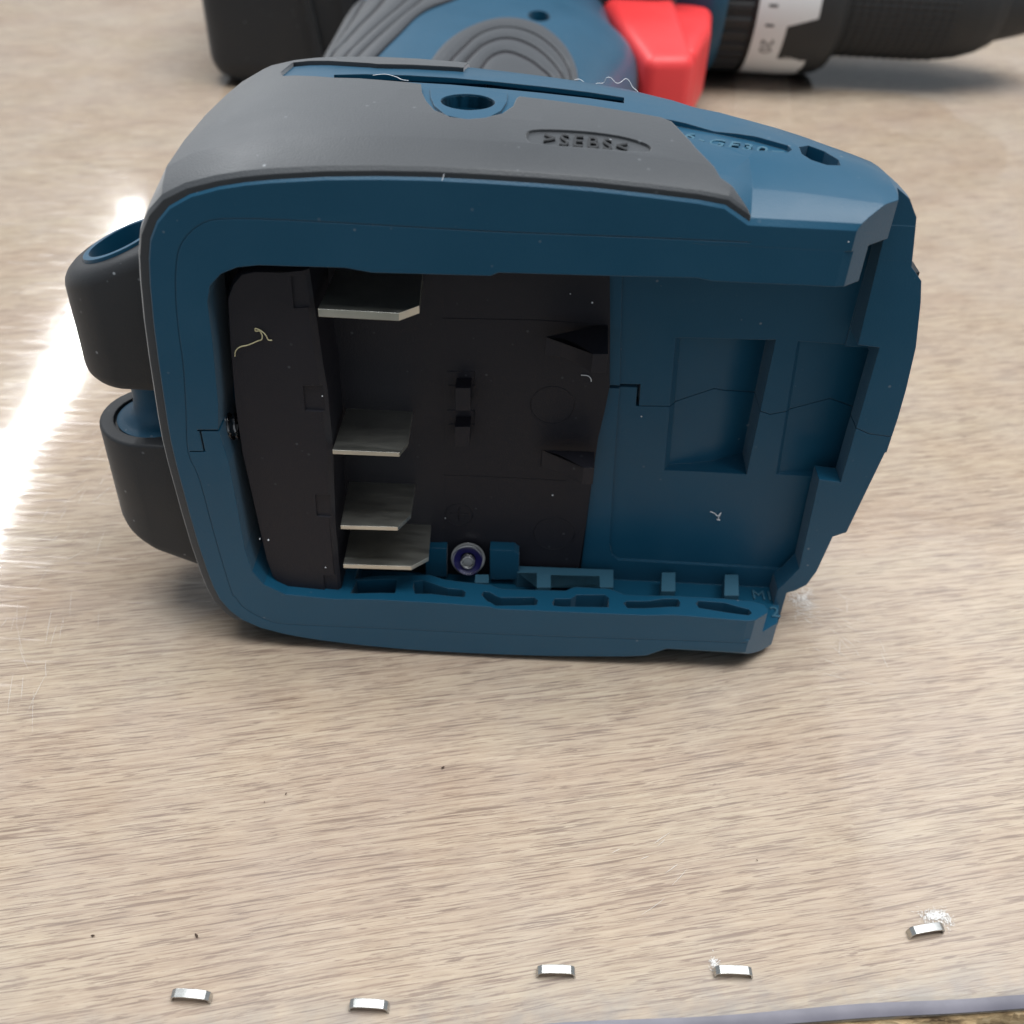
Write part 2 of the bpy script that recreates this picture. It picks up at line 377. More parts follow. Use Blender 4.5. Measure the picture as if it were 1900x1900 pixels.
# raw particle core below the laminate, slightly proud and torn
mw, nt, b = newmat('raw_wood_core'); tc = N(nt, 'ShaderNodeTexCoord'); mp = N(nt, 'ShaderNodeMapping'); mp.inputs['Scale'].default_value = (120, 700, 700); nt.links.new(tc.outputs['Object'], mp.inputs[0])
n = tex(nt, 1, 5, .7, mp.outputs[0]); rr = ramp(nt, n.outputs[0], [(.34, (.08, .045, .02, 1)), (.5, (.42, .29, .15, 1)), (.7, (.75, .6, .38, 1))]); nt.links.new(rr.outputs[0], b.inputs['Base Color']); b.inputs['Roughness'].default_value = .8
bm = bmesh.new(); rows = []
NS = 240
for j, (off, z) in enumerate([(-30, -1.2), (.35, -1.2), (1.0, -2.2), (1.1, -6), (.9, -16), (-30, -16)]):
    row = []
    for i in range(NS + 1):
        s = -40 + 120 * i / NS
        q = noise.noise(Vector((s * .35, j * 3.1, 0))) * .55 + noise.noise(Vector((s * 1.6, j * 7.7, 4))) * .35 if 0 < j < 5 else 0
        x, y = edge_pt(s, off + q); row.append(bm.verts.new((x, y, z + (q * .5 if j in (2, 3) else 0))))
    rows.append(row)
for A, B in zip(rows, rows[1:] + rows[:1]):
    for i in range(NS): bm.faces.new((A[i], A[i + 1], B[i + 1], B[i]))
bm.faces.new([q[0] for q in rows][::-1]); bm.faces.new([q[-1] for q in rows])
o = finish('raw_edge', bm, mw, bench, local=False); 
bm = bmesh.new(); bm.verts.new
fl = [(-3000, -3000), (3000, -3000), (3000, 4000), (-3000, 4000)]
prism(fl, lambda x, y: (x, y, -790), lambda x, y: (x, y, -760), bm)
o = finish('floor', bm, flat('floor_green', (.06, .065, .045), .7), None, local=False, smooth=False); o['kind'] = 'structure'

# clear plastic sheet, stapled along the front, its thick edge on the board's edge
bm = bmesh.new()
sh0 = -1.35
rows = []
xs = [edge_pt(s)[0] for s in (-1500, 1500)]
prof = [(-1400, .25), (sh0 - 6, .25), (sh0 - 2, .35), (sh0 - .6, .6), (sh0, .8)]
for off, z in prof:
    row = []
    for i in range(121):
        s = -60 + 1.5 * i if 0 < i < 120 else (-1500 if i == 0 else 1500)
        wv = (noise.noise(Vector((s * .05, 0, 0))) * .35 if off > sh0 - 1 else 0)
        x, y = edge_pt(s, off + wv); row.append(bm.verts.new((x, y, z)))
    rows.append(row)
for A, B in zip(rows, rows[1:]):
    for i in range(120): bm.faces.new((A[i], A[i + 1], B[i + 1], B[i]))
sheet = thing('plastic_sheet', 'clear glossy plastic sheet stapled over the wood grain bench top', 'plastic sheet')
finish('clear_film', bm, SHEET, sheet, local=False)
em, nt, b = newmat('violet_grey_edge'); b.inputs['Base Color'].default_value = (.22, .205, .27, 1); b.inputs['Roughness'].default_value = .5
tc = N(nt, 'ShaderNodeTexCoord'); n = tex(nt, 90, 4, .6, tc.outputs['Object']); rr = ramp(nt, n.outputs[0], [(.3, (.11, .105, .13, 1)), (.7, (.185, .175, .205, 1))]); nt.links.new(rr.outputs[0], b.inputs['Base Color'])
bm = bmesh.new(); rows = []
for off, z in [(sh0, .05), (sh0, .8), (sh0 + .5, .72), (-.2, .5), (.2, .25), (.2, .05)]:
    row = []
    for i in range(121):
        s = -25 + 1.0 * i
        wv = noise.noise(Vector((s * .05, 0, 0))) * .35
        x, y = edge_pt(s, off + wv * (1 if off < -1 else .6)); row.append(bm.verts.new((x, y, z)))
    rows.append(row)
for A, B in zip(rows, rows[1:] + rows[:1]):
    for i in range(120): bm.faces.new((A[i], A[i + 1], B[i + 1], B[i]))
bm.faces.new([q[0] for q in rows][::-1]); bm.faces.new([q[-1] for q in rows])
finish('rolled_edge', bm, em, sheet, local=False)

# ------------------------------------------------------------------ staples
def staple(x, y, rot, wid, lift, skew, label):
    t = thing('staple', label, 'staple', V(x, y, 0), 'staples holding the plastic sheet')
    cs, sn = math.cos(rot), math.sin(rot)
    h = wid / 2; pts = [(-h - .05, -.6), (-h, lift * .35), (-h + .12, lift * .8), (-h + .5, lift + .02), (-h * .35, lift + .16), (h * .35, lift + .14), (h - .5, lift - .02), (h - .12, lift * .78), (h, lift * .35), (h + .05, -.6)]
    bm = bmesh.new(); th = .22; hw = .56; R_ = []
    for i, (q, z) in enumerate(pts):
        a = Vector(pts[max(i - 1, 0)]); c = Vector(pts[min(i + 1, len(pts) - 1)]); tt = (c - a).normalized(); nn = Vector((-tt.y, tt.x)) * th
        ring = []
        for s1, s2 in ((-hw, 0), (hw, 0), (hw, 1), (-hw, 1)):
            px = q + nn.x * (1 - s2); pz = z + nn.y * (1 - s2); py = s1 + skew * q
            ring.append(bm.verts.new((x + px * cs - py * sn, y + px * sn + py * cs, pz)))
        R_.append(ring)
    for A, B in zip(R_, R_[1:]):
        for k in range(4): bm.faces.new((A[k], A[(k + 1) % 4], B[(k + 1) % 4], B[k]))
    bm.faces.new(R_[0][::-1]); bm.faces.new(R_[-1])
    bmesh.ops.bevel(bm, geom=[e for e in bm.edges if len(e.link_faces) == 2 and e.calc_face_angle(0) > 1], offset=.06, segments=1, affect='EDGES')
    finish('crown', bm, STEEL, t, local=False, ang=25)
    return t
ST = [(-38.67,-58.84),(-15.39,-58.93),(9.05,-53.28),(33.08,-52.15),(61.12,-44.93)]
stl = ['staple nearest the left side, low on the bench front', 'staple second from the left, closest to the picture bottom', 'middle staple of the five, right under the open drill foot',
       'staple with a small white scuff at its left end, right of the middle one', 'rightmost staple, tilted, below a big white scuffed patch']
for (x, y), l, ro, sk in zip(ST, stl, (-1, 0, 1, 2, 9), (0, 0, .02, -.02, .05)):
    staple(x, y - .4, R(ro), 4.8, 1.35, sk, l)
ST = math.sin(TILT)
# white scuffs by two staples and fine scratches in the sheet, some standing for a glow
def scratches(name, label, segs, rad, mat=SCRATCH, z=.30):
    bm = bmesh.new()
    for pts in segs:
        tube([(x, y, z) for x, y in pts], rad * random.uniform(.6, 1.2), 4, bm, lambda t: .25 + math.sin(math.pi * t))
    o = finish(name, bm, mat, None, local=False, smooth=False); tag(o, label, 'scratches', kind='stuff'); return o
def cloud(px, n, spread, ln, ang, jit):
    out = []
    for _ in range(n):
        cx = px[0] + random.gauss(0, spread[0]); cy = px[1] + random.gauss(0, spread[1]); a = R(ang + random.gauss(0, jit)); l = ln * random.uniform(.3, 1.3)
        k = random.uniform(-.12, .12)
        out.append([(cx + t * l * math.cos(a + k * t), cy + t * l * math.sin(a + k * t)) for t in (-.5, -.25, 0, .25, .5)])
    return out
A_ = [(63.19,-43.17),(30.75,-51.32),(54.67,16.48),(24.68,-48.64),(-84.74,38.99),(-79.70,-6.06),(60.18,9.06),(26.13,-39.88),(6.75,-51.06)]
scratches('scuff_patch', 'white scuffed plastic around the rightmost staple', cloud((A_[0][0], A_[0][1] + .3), 420, (.9, .5), .4, 30, 60) + cloud((A_[0][0] + 1.6, A_[0][1] - .3), 70, (.35, .7), .35, 90, 60), .028)
scratches('scuff_mark', 'small white scuff left of the fourth staple', cloud(A_[1], 110, (.3, .6), .4, 80, 50), .025)
scratches('sheet_scratch_glow', 'fine white scratches and a painted glow in the plastic right of the drill foot', cloud(A_[2], 120, (1.3, 1.9), 2.6, -35, 60) + cloud(A_[6], 26, (3.5, 6), 4, -50, 30) + cloud(A_[7], 7, (9, 4), 4, 40, 20), .018)  # real scratches, made denser to paint a whitish reflected glow
scratches('side_scratches', 'fine white scratches in the plastic left of the strap lugs', cloud(A_[4], 30, (3.5, 14), 6, 75, 18) + cloud(A_[5], 20, (5, 7), 7, 105, 12), .015)

# ------------------------------------------------------------------ the drill
drill = thing('cordless_drill', 'blue and black cordless drill lying on its side, battery removed, open foot facing forward', 'cordless drill')
def strip(pts, wd):   # polyline -> narrow polygon
    a, b = [], []
    for i, p in enumerate(pts):
        q0, q1 = pts[max(i - 1, 0)], pts[min(i + 1, len(pts) - 1)]; dx, dz = q1[0] - q0[0], q1[1] - q0[1]; l = math.hypot(dx, dz)
        a.append((p[0] - dz / l * wd / 2, p[1] + dx / l * wd / 2)); b.append((p[0] + dz / l * wd / 2, p[1] - dx / l * wd / 2))
    return a + b[::-1]
# --- housing
hs = finish('housing', loft(), BLUE, drill)
innerL = [(-26.89,9.84),(-28.69,9.71),(-36.68,10.26),(-40.03,12.22),(-41.63,15.10),(-42.19,19.71),(-42.34,28.52),(-42.48,36.76),(-43.23,42.83),(-42.61,47.24),(-41.99,56.90),(-41.76,63.42),(-41.06,65.81),(-39.39,67.58),(-37.15,68.62),(-34.30,69.07),(-23.13,69.31),(-19.67,68.82),(-4.32,69.21),(-3.29,69.72),(10.93,70.04),(22.33,70.37),(24.19,70.02),(36.59,70.10)]
A1 = innerL + [(80, 70), (80, 10)] + [(39.81,9.56),(27.57,10.07),(22.90,9.62),(-1.77,9.37),(-2.95,9.78),(-10.01,10.03),(-21.52,10.09)]
rim = [(47.71,73.29),(48.36,56.96),(51.53,56.70),(51.82,32.36),(48.33,32.67),(49.25,13.74)]
A2 = [(-42.3, 64), (-42, 67), (-38, 69.5), (-34, 70), (-26, 71), (-24, 75)] + [(rim[0][0], 75)] + rim + [(47.6, 10.4), (46.6, 8.6), (46.6, 5), (-26, 5), (-28, 9), (-38, 10), (-42, 15), (-43, 38)]
backrail = [(-22.31,5.83),(-17.78,6.31),(-13.50,6.76),(-10.75,5.75),(-8.08,5.54),(-3.22,5.37),(-0.82,4.88),(9.77,5.13),(11.25,6.17),(17.21,6.08),(19.81,4.81),(28.00,4.61),(36.25,4.95),(41.25,4.79)]
railcut = [(-26, 5), (-26, 13.5), (46.6, 13.5), (46.6, 9), (80, 9), (80, -2), (39.9, -2), (39.9, -.01), (41.4, .3), (42.7, .9), (43.5, 1.9), (43.7, 3.0), (43.3, 4.0)] + [(x, max(d, 4)) for x, d in backrail[::-1]]
armend = [(40.9, -2), (40.9, 0), (46.6, 4.6), (47.6, 9), (80, 9), (80, -2)]
seam = [(28.16,75.53),(15.12,75.48),(-5.29,75.25),(-25.45,75.38),(-36.57,75.22)] + [(-40.83,74.35),(-43.78,71.67),(-45.04,68.64),(-45.93,63.74),(-46.40,58.31),(-46.63,53.31),(-47.42,46.04),(-48.32,38.47),(-47.40,33.52),(-46.65,21.68),(-45.66,10.49),(-45.13,9.05),(-44.23,7.00),(-42.53,5.35),(-40.49,4.09),(-38.19,3.36),(-32.16,3.27),(-17.70,3.40),(5.62,3.52),(28.40,4.12),(41.14,4.27)]
band = seam + [(80, seam[-1][1] - .1), (80, -20), (-80, -20), (-80, 100), (80, 100), (80, seam[0][1])]
toe = [(48.3, -10), (48.3, 8.0), (49.6, 8.6), (51.3, 10.1), (52.3, 13.3), (53.2, 21.1), (55.2, 22.2), (57.2, 38.5), (60, 39), (80, 39), (80, -10)]
cut = [pXZ(toe, -3, 45), pXZ(A1, -2, 9.01), pXZ(A2, 8.9, 13.5), pXD(railcut, 5, 75), pXD(armend, -30, 110), pXZ(strip([(p.x, p.y) for p in smoothpath([(*q, 0) for q in seam], 3)], .11), -1, .09)]
for s in ("650,1100 662,1076 737,1075 733,1101", "766,1090 768,1080 785,1077 803,1083 830,1092 858,1094 864,1098 862,1107 835,1106 800,1102 770,1102",
          "893,1102 897,1096 908,1097 930,1104 992,1104 998,1109 996,1118 920,1119 905,1114", "1025,1114 1029,1107 1060,1107 1070,1100 1122,1100 1130,1105 1130,1123 1040,1121 1027,1119",
          "1157,1116 1163,1112 1205,1113 1230,1111 1258,1112 1262,1118 1260,1126 1165,1125", "1291,1119 1296,1114 1345,1116 1368,1122 1390,1127 1396,1134 1390,1138 1350,1134 1297,1127"):
    pass
SLOTS = [[(-26.21,1.43),(-25.61,4.64),(-18.85,5.28),(-18.80,1.84)], [(-16.01,3.49),(-15.97,4.82),(-14.47,5.34),(-12.76,4.66),(-10.21,3.66),(-7.67,3.58),(-7.09,3.09),(-7.19,1.91),(-9.62,1.86),(-12.80,2.15),(-15.48,1.96)],
  [(-4.45,2.76),(-4.13,3.58),(-3.13,3.52),(-1.10,2.75),(4.50,3.16),(5.05,2.55),(4.89,1.37),(-1.92,0.75),(-3.29,1.29)], [(7.49,2.07),(7.85,3.01),(10.66,3.22),(11.58,4.20),(16.33,4.55),(17.03,3.94),(16.93,1.60),(8.84,1.27),(7.67,1.44)],
  [(19.42,2.68),(19.99,3.24),(23.81,3.39),(26.11,3.82),(28.66,3.88),(28.95,3.12),(28.67,2.06),(20.08,1.57)], [(31.59,3.18),(32.11,3.87),(36.57,3.93),(38.58,3.30),(40.50,2.79),(40.91,1.92),(40.29,1.36),(36.72,1.62),(32.02,2.18)]]
cut += [pXD([(x, max(d, .35)) for x, d in s], 6.5, 12) for s in SLOTS]
# shallow recess of the toe plate and its two wedge-shaped pockets
rec = [(13.94,64.62),(15.59,45.42),(16.28,30.54),(17.21,13.16),(17.93,10.71),(19.08,9.65),(50.75,9.39),(50.90,10.42),(50.24,29.05)] + [(48.2, 40), (48.2, 75)]
cut.append(pXZ(rec, 13.0, 13.95))
def wedge(front, dl, dr, xin):
    bm = bmesh.new()
    fr = [bm.verts.new((x, 12.5, z)) for x, z in front]
    (a, b, c, d) = front
    k = [bm.verts.new(p) for p in ((a[0] + xin, dl, a[1] - .3), (b[0], dr, b[1] - .3), (c[0], dr, c[1] + .5), (d[0] + xin, dl, d[1] + .5))]
    bm.faces.new(fr); bm.faces.new(k[::-1])
    for i in range(4): bm.faces.new((fr[(i + 1) % 4], fr[i], k[i], k[(i + 1) % 4]))
    return bm
def wedge2(front, depth_l, depth_m, depth_r, xin, xm):
    bm = bmesh.new(); (a, b, c, d) = front
    def lo(p, dd, dz): return bm.verts.new((p[0], dd, p[1] + dz))
    f0 = [bm.verts.new((x, 12.8, z)) for x, z in (a, b, c, d)]
    tm = (a[0] * (1 - xm) + b[0] * xm, a[1]); bm_ = (d[0] * (1 - xm) + c[0] * xm, d[1])
    t = [lo((a[0] + xin, a[1]), depth_l, -.2), lo(tm, depth_m, -.2), lo(b, depth_r, -.2)]
    q = [lo((d[0] + xin, d[1]), depth_l, .6), lo(bm_, depth_m, .6), lo(c, depth_r, .6)]
    bm.faces.new(f0)
    bm.faces.new((f0[0], t[0], t[1], t[2], f0[1])); bm.faces.new((f0[3], f0[2], q[2], q[1], q[0]))
    bm.faces.new((f0[0], f0[3], q[0], t[0])); bm.faces.new((f0[1], t[2], q[2], f0[2]))
    bm.faces.new((t[0], q[0], q[1], t[1])); bm.faces.new((t[1], q[1], q[2], t[2]))
    return bm
cut.append(wedge2([(22.18,54.02),(37.92,54.47),(38.14,29.20),(23.72,29.06)], 15.2, 16.8, 19.5, 1.8, .62))
cut.append(wedge2([(39.88,54.52),(53.40,54.02),(53.46,29.10),(41.65,29.24)], 14.4, 15.2, 16.0, 1.8, .66))
cut.append(pXZ(strip([(13.13,45.08),(18.69,45.22)], .55), 12, 16.3)); cut.append(pXZ(strip([(18.57,45.50),(18.78,41.56)], .5), 12, 16.1))
cut.append(pXZ(strip([(18.86,41.57),(24.40,41.80),(30.80,43.88),(39.68,41.22),(48.75,43.96),(53.90,41.78),(59.09,41.28)], .13), 8, 30))
cut.append(pXZ(strip([(-46.35,42.45),(-42.47,42.69)], .35), -1, 3)); cut.append(pXZ(strip([(-45.95,42.48),(-45.87,38.82)], .3), -1, 3.1)); cut.append(pXZ(strip([(-48.06,38.58),(-45.65,38.74)], .22), -1, .8))
# top side: screw hole, slot, marking recess, oval hole
SH = [(-8.82,21.29)][0]
cut.append(pTOP(circle(SH[0], SH[1], 3.7, 3.7), -9, 4))
slot = [(-29.75,36.79),(-7.13,34.07),(13.20,31.89),(12.97,28.23),(-6.91,29.93),(-29.05,32.72)]
for q in ((0, 1, 4, 5), (1, 2, 3, 4)):
    qq = [slot[k] for k in q]; cut.append(pTOP(qq, -5, 4)); cut.append(pTOP([(x, d + 6) for x, d in qq[:2]] + qq[2:], -6, -.45))
cut.append(pTOP([(11.47,21.88),(12.25,23.82),(19.54,22.53),(30.25,19.09),(34.25,16.06),(34.57,14.68),(33.80,13.59),(29.34,13.38),(18.93,16.16),(12.35,20.22)], -.7, 3))
cut.append(pTOP([(35.73,16.12),(37.50,18.13),(39.37,16.44),(40.48,13.03),(40.41,11.38),(38.55,10.99),(36.58,11.96),(35.66,13.57)], -3, 6))
boolean(hs, cut)

# --- rubber overmould
rubpoly = [(25.94,0.95),(23.64,3.32),(21.17,10.00),(18.85,19.36),(17.49,20.67),(8.29,22.15),(-1.83,23.88),(-2.25,22.78),(-2.59,19.33),(-3.91,15.86),(-6.08,13.73),(-8.28,12.96),(-10.63,13.43),(-12.88,15.78),(-14.42,19.87),(-15.30,23.56),(-15.88,27.85),(-22.38,30.06),(-28.95,32.11),(-37.42,36.43),(-38.29,39.66),(-37.88,46.50),(-32.78,44.52),(-23.77,40.23),(-10.62,39.08)]
rubpoly = [(27.6, .35)] + rubpoly[1:] + [(-8, 80), (-80, 80), (-80, .35)]
rb = finish('rubber_overmould', loft(.65), RUB, drill)
boolean(rb, [pXD(rubpoly, 3.5, 120)], 'INTERSECT')
boolean(rb, [loft(-.25)])
sebs0 = [(-0.66,8.73),(0.26,10.65),(5.10,11.47),(11.34,11.16),(14.72,9.46),(15.15,7.60),(13.85,6.66),(7.74,6.17),(1.01,6.15),(-0.35,6.97)]
sebs = [(q.x, q.y) for q in smoothpath([(*q, 0) for q in sebs0 + sebs0[:1]], 4)][:-1]
boolean(rb, [pTOP(sebs, .27, 4)])
ax, ad = sebs0[0]; bx, bd = sebs0[5]; cx = (ax + bx) / 2 + .6; cd = (ad + bd) / 2 - .1; sl = math.atan2(bd - ad, bx - ax)
def onfoot(u_, v_, w_, cx, cd, sl, base):
    x = cx + u_ * math.cos(sl) - v_ * math.sin(sl); d = cd + u_ * math.sin(sl) + v_ * math.cos(sl); return (x, d, foot_top(x, d) + base + w_)
bm = text_bm('>SEBS<', 3.0, lambda a, b, c: onfoot(a, b * 1.75, c, cx - .9, cd + .1, sl * .7, .25), .36, 1.2)
finish('rubber_mark', bm, RUBL, rb, smooth=False)
pm = [(14.80,19.31),(32.87,13.18)]
(ax, ad), (bx, bd) = pm; sl = math.atan2(bd - ad, bx - ax)
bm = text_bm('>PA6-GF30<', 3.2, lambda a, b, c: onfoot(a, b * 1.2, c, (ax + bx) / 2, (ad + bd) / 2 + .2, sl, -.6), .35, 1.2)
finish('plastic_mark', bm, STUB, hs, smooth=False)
# screw boss pad
bp_ = [(-14.51,27.06),(-14.00,22.44),(-13.13,18.59),(-11.23,14.83),(-8.31,13.45),(-5.77,14.69),(-4.14,18.05),(-3.55,21.98),(-3.55,26.32),(-9.29,28.42)]
bz = finish('screw_boss', pTOP(bp_, -1.5, .35), BLUE, drill); boolean(bz, [pTOP(circle(SH[0], SH[1], 3.7), -9, 4)])

# --- black contact carrier
block = [(-39.82,62.89),(-38.86,65.24),(-37.51,66.79),(-35.67,67.28),(-32.24,67.39),(-28.39,67.60),(-28.08,61.86),(-27.69,53.66),(-27.35,49.06),(-27.30,39.04),(-27.91,24.47),(-27.93,13.86),(-27.87,8.10),(-35.77,8.05),(-37.92,10.01),(-39.28,12.48),(-39.85,16.14),(-40.55,27.90),(-41.11,37.39),(-41.06,45.76),(-40.42,56.36)]
ED_ = set(range(5, 14))
bm = bmesh.new(); secs = []
for d_, ins in ((2, .85), (2.75, 0), (13.3, 0)):
    secs.append([bm.verts.new((x - (ins if i in ED_ else ins * .3 * (1 if x < -30 else 0) * -1), d_, z - (ins * .25 if i in (1, 2, 3, 4) else 0))) for i, (x, z) in enumerate(block)])
nb = len(block)
for A, B in zip(secs, secs[1:]):
    for k in range(nb): bm.faces.new((A[(k + 1) % nb], A[k], B[k], B[(k + 1) % nb]))
ca_ = bm.faces.new(secs[0]); cb_ = bm.faces.new(secs[-1][::-1]); bmesh.ops.triangulate(bm, faces=[ca_, cb_], ngon_method='EAR_CLIP')
cb = finish('contact_carrier', bm, BLK, drill)
# chamfer along the block's right edge
bl = block
cut = []
for q in ([(-30.74,66.78),(-28.30,66.91),(-28.11,62.35),(-30.83,62.03)], [(-30.69,49.76),(-27.90,49.93),(-27.93,45.52),(-30.75,45.54)], [(-30.52,30.04),(-28.34,30.18),(-28.42,25.65),(-30.62,25.72)], [(-30.57,13.07),(-28.15,13.24),(-28.17,8.95),(-30.61,9.03)]):
    cut.append(pXZ(q, 1, 2.3))
boolean(cb, cut, ang=25)
pan = [(-43, 4.5), (-43, 75.3)] + [(11.83,67.19),(12.99,56.24),(13.97,45.64),(13.65,41.18),(13.11,36.03),(12.86,26.26),(12.66,16.95),(12.26,6.95)] + [(12.6, 4.5)]
fp = finish('floor_panel', pXZ(pan, 12.7, 13.47), BLK, drill)
boolean(fp, [pXD(circle([(-23.24,44.30)][0][0], 13, .8), [(-23.24,44.30)][0][1] - .8, [(-23.24,44.30)][0][1] + .8)] )
# gently curved back wall the blades come out of
bm = bmesh.new(); rows = []
for x, d in [(-28, 12.35), (-25, 12.35), (-18, 12.4), (-14.5, 12.45), (-12.5, 12.55), (-11.3, 12.72)]:
    rows.append([bm.verts.new((x, d, 7)), bm.verts.new((x, d, 72))])
for A, B in zip(rows, rows[1:]): bm.faces.new((A[0], A[1], B[1], B[0]))
sd = bmesh.ops.extrude_face_region(bm, geom=list(bm.faces))
for v in sd['geom']:
    if isinstance(v, bmesh.types.BMVert): v.co.y = 13
finish('blade_wall', bm, BLK, drill, ang=40)
bs = bmesh.new
for s_, d0 in (([(-9.48,45.77),(-7.20,45.90),(-7.14,41.83),(-9.46,41.69)], 9.8), ([(-9.53,38.69),(-7.18,38.84),(-7.22,35.15),(-9.51,35.00)], 9.8)):
    finish('stop_block', pXZ(s_, d0, 12.8), BLK, drill)
for s_ in ([(-10.93,46.82),(-6.82,47.06),(-6.78,44.56),(-10.76,44.32)], [(-10.93,39.76),(-6.70,40.02),(-6.66,37.37),(-10.76,37.12)]):
    finish('block_frame', tube([(x, 12.7, z) for x, z in s_], .12, 5), BLK, drill)
Z1 = [(4.26,33.06)][0][1]; Z0 = [(3.64,53.64)][0][1]
finish('curved_fin', pXD([(4.16,9.69),(12.49,9.98),(12.36,5.69),(10.69,5.55),(8.80,7.22),(6.71,8.75)], 35.2 - 3.2, 35.2), BLK, drill)
finish('curved_fin', pXD([(3.52,8.48),(12.72,13.42),(12.35,4.48),(10.22,4.27),(8.37,6.65),(6.08,8.27)], 56 - 3, 56), BLK, drill)
def ring_mark(px, rad, name='mould_mark'):
    cx, cz = px; finish(name, tube([(x, 12.7, z) for x, z in circle(cx, cz, rad, n=40)] + [(cx + rad, 12.7, cz)], .09, 5), BLK, drill)
ring_mark([(5.44,41.68)][0], 3.4); ring_mark([(7.39,15.64)][0], 3.5); ring_mark([(-8.93,18.76)][0], 2.3)
cx, cz = [(-8.93,18.99)][0]
bm = tube([(cx - 1.6, 12.65, cz), (cx + 1.6, 12.65, cz)], .12, 5); tube([(cx, 12.65, cz - 1.3), (cx, 12.65, cz + 1.3)], .12, 5, bm); finish('mould_mark', bm, BLK, drill)
for s_ in ([(-13.31,55.80),(2.52,56.35),(12.68,56.04)], [(-14.94,26.96),(-4.72,27.16),(8.60,27.12)], [(-21.27,55.18),(-14.10,55.67),(-13.61,27.04)]):
    finish('seam_line', tube([(x, 12.68, z) for x, z in s_], .055, 4), BLK, drill)

# --- contact blades
def blade(pts, z, th, notch=None):
    bm = pXD(pts, z - th, z); return finish('contact_blade', bm, TIN, drill, smooth=False)
blade([(-27.23,0.58),(-16.42,0.52),(-13.93,2.92),(-14.40,11.27),(-14.64,19.18),(-26.51,18.71)], 62.9, 1.15)
blade([(-27.04,1.10),(-17.14,1.27),(-16.17,4.14),(-16.46,16.07),(-17.15,22.54),(-26.51,21.64)], 39.4, .72)
blade([(-26.76,0.92),(-17.82,1.23),(-16.13,4.46),(-16.32,15.35),(-16.60,19.79),(-27.45,18.85)], 25.0, .72)
blade([(-26.96,1.37),(-15.94,1.68),(-13.36,4.12),(-13.86,15.20),(-14.11,18.94),(-27.35,18.62)], 16.4, .8)

# --- low inner pieces beside the nut
for q, d0 in (([(-14.53,12.46),(-10.90,12.46),(-10.91,5.90),(-14.62,5.65)], 11), ([(-3.46,13.15),(0.71,13.18),(1.57,12.38),(1.83,6.60),(-3.28,6.24)], 10.5)):
    finish('inner_post', pXZ(q, d0, 12.75), BLUE, drill)
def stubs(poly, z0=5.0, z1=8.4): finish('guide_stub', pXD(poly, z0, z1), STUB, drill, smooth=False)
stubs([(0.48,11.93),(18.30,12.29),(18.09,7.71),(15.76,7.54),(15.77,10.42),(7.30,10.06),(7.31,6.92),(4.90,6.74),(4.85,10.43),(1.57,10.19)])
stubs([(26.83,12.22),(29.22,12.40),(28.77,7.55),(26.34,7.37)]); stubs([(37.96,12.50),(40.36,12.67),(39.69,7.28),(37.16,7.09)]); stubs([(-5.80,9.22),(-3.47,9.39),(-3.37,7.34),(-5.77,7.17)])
cx, cz = [(-7.19,10.49)][0]
# nut with violet thread lock and a visible thread
def disc_ring(c, nrm, r1, r2, h, n=36):
    bm = bmesh.new(); nrm = Vector(nrm).normalized(); a = nrm.cross(Vector((1, 0, 0))).normalized(); b = nrm.cross(a); c = Vector(c)
    R4 = []
    for rr, hh in ((r1, 0), (r1, h), (r2, h), (r2, 0)):
        R4.append([bm.verts.new(c + (a * math.cos(q) + b * math.sin(q)) * rr + nrm * hh) for q in [2 * math.pi * k / n for k in range(n)]])
    for A, B in zip(R4, R4[1:] + R4[:1]):
        for k in range(n): bm.faces.new((A[k], A[(k + 1) % n], B[(k + 1) % n], B[k]))
    return bm
nr = (0, -1, .35)
nut = finish('clamp_nut', disc_ring((cx, 11, cz), nr, 2.75, 2.45, 1.0, 30), DSTEEL, drill)
finish('nut_washer', disc_ring((cx, 11.0, cz), nr, 2.95, 2.4, .2), DSTEEL, nut)
nv = Vector(nr).normalized(); a_ = nv.cross(Vector((1, 0, 0))).normalized(); b2 = nv.cross(a_)
bm = bmesh.new(); rgs = []
for rr, hh in ((2.6, 1.1), (2.2, .75), (1.7, .45), (1.25, .3)):
    rgs.append([bm.verts.new(Vector((cx, 11, cz)) + (a_ * math.cos(q) + b2 * math.sin(q)) * rr * (1 + .05 * math.sin(3 * q + rr * 4)) + nv * hh) for q in [2 * math.pi * k / 30 for k in range(30)]])
for A, B in zip(rgs, rgs[1:]):
    for k in range(30): bm.faces.new((A[k], A[(k + 1) % 30], B[(k + 1) % 30], B[k]))
finish('thread_lock', bm, LOCK, nut)
bm = bmesh.new()
tube([Vector((cx, 11.0, cz - .35)) + (a_ * math.cos(t) + b2 * math.sin(t)) * 1.05 + nv * (t / 6.283 * .48) for t in [k * .35 for k in range(60)]], .22, 6, bm)
tube([Vector((cx, 11.0, cz - .35)), Vector((cx, 11.0, cz - .35)) + nv * 1.0], .85, 20, bm)
finish('screw_thread', bm, DSTEEL, nut)
# coil spring between ring and block
sp = [(-42.99,40.31)][0]
bm = tube([Vector((sp[0] - .3 + t * .16, 4.6 + 1.6 * math.cos(t), sp[1] + 1.9 * math.sin(t))) for t in [k * .3 for k in range(60)]], .3, 7)
finish('coil_spring', bm, metal('dark_steel', (.25, .25, .25), .25), drill)
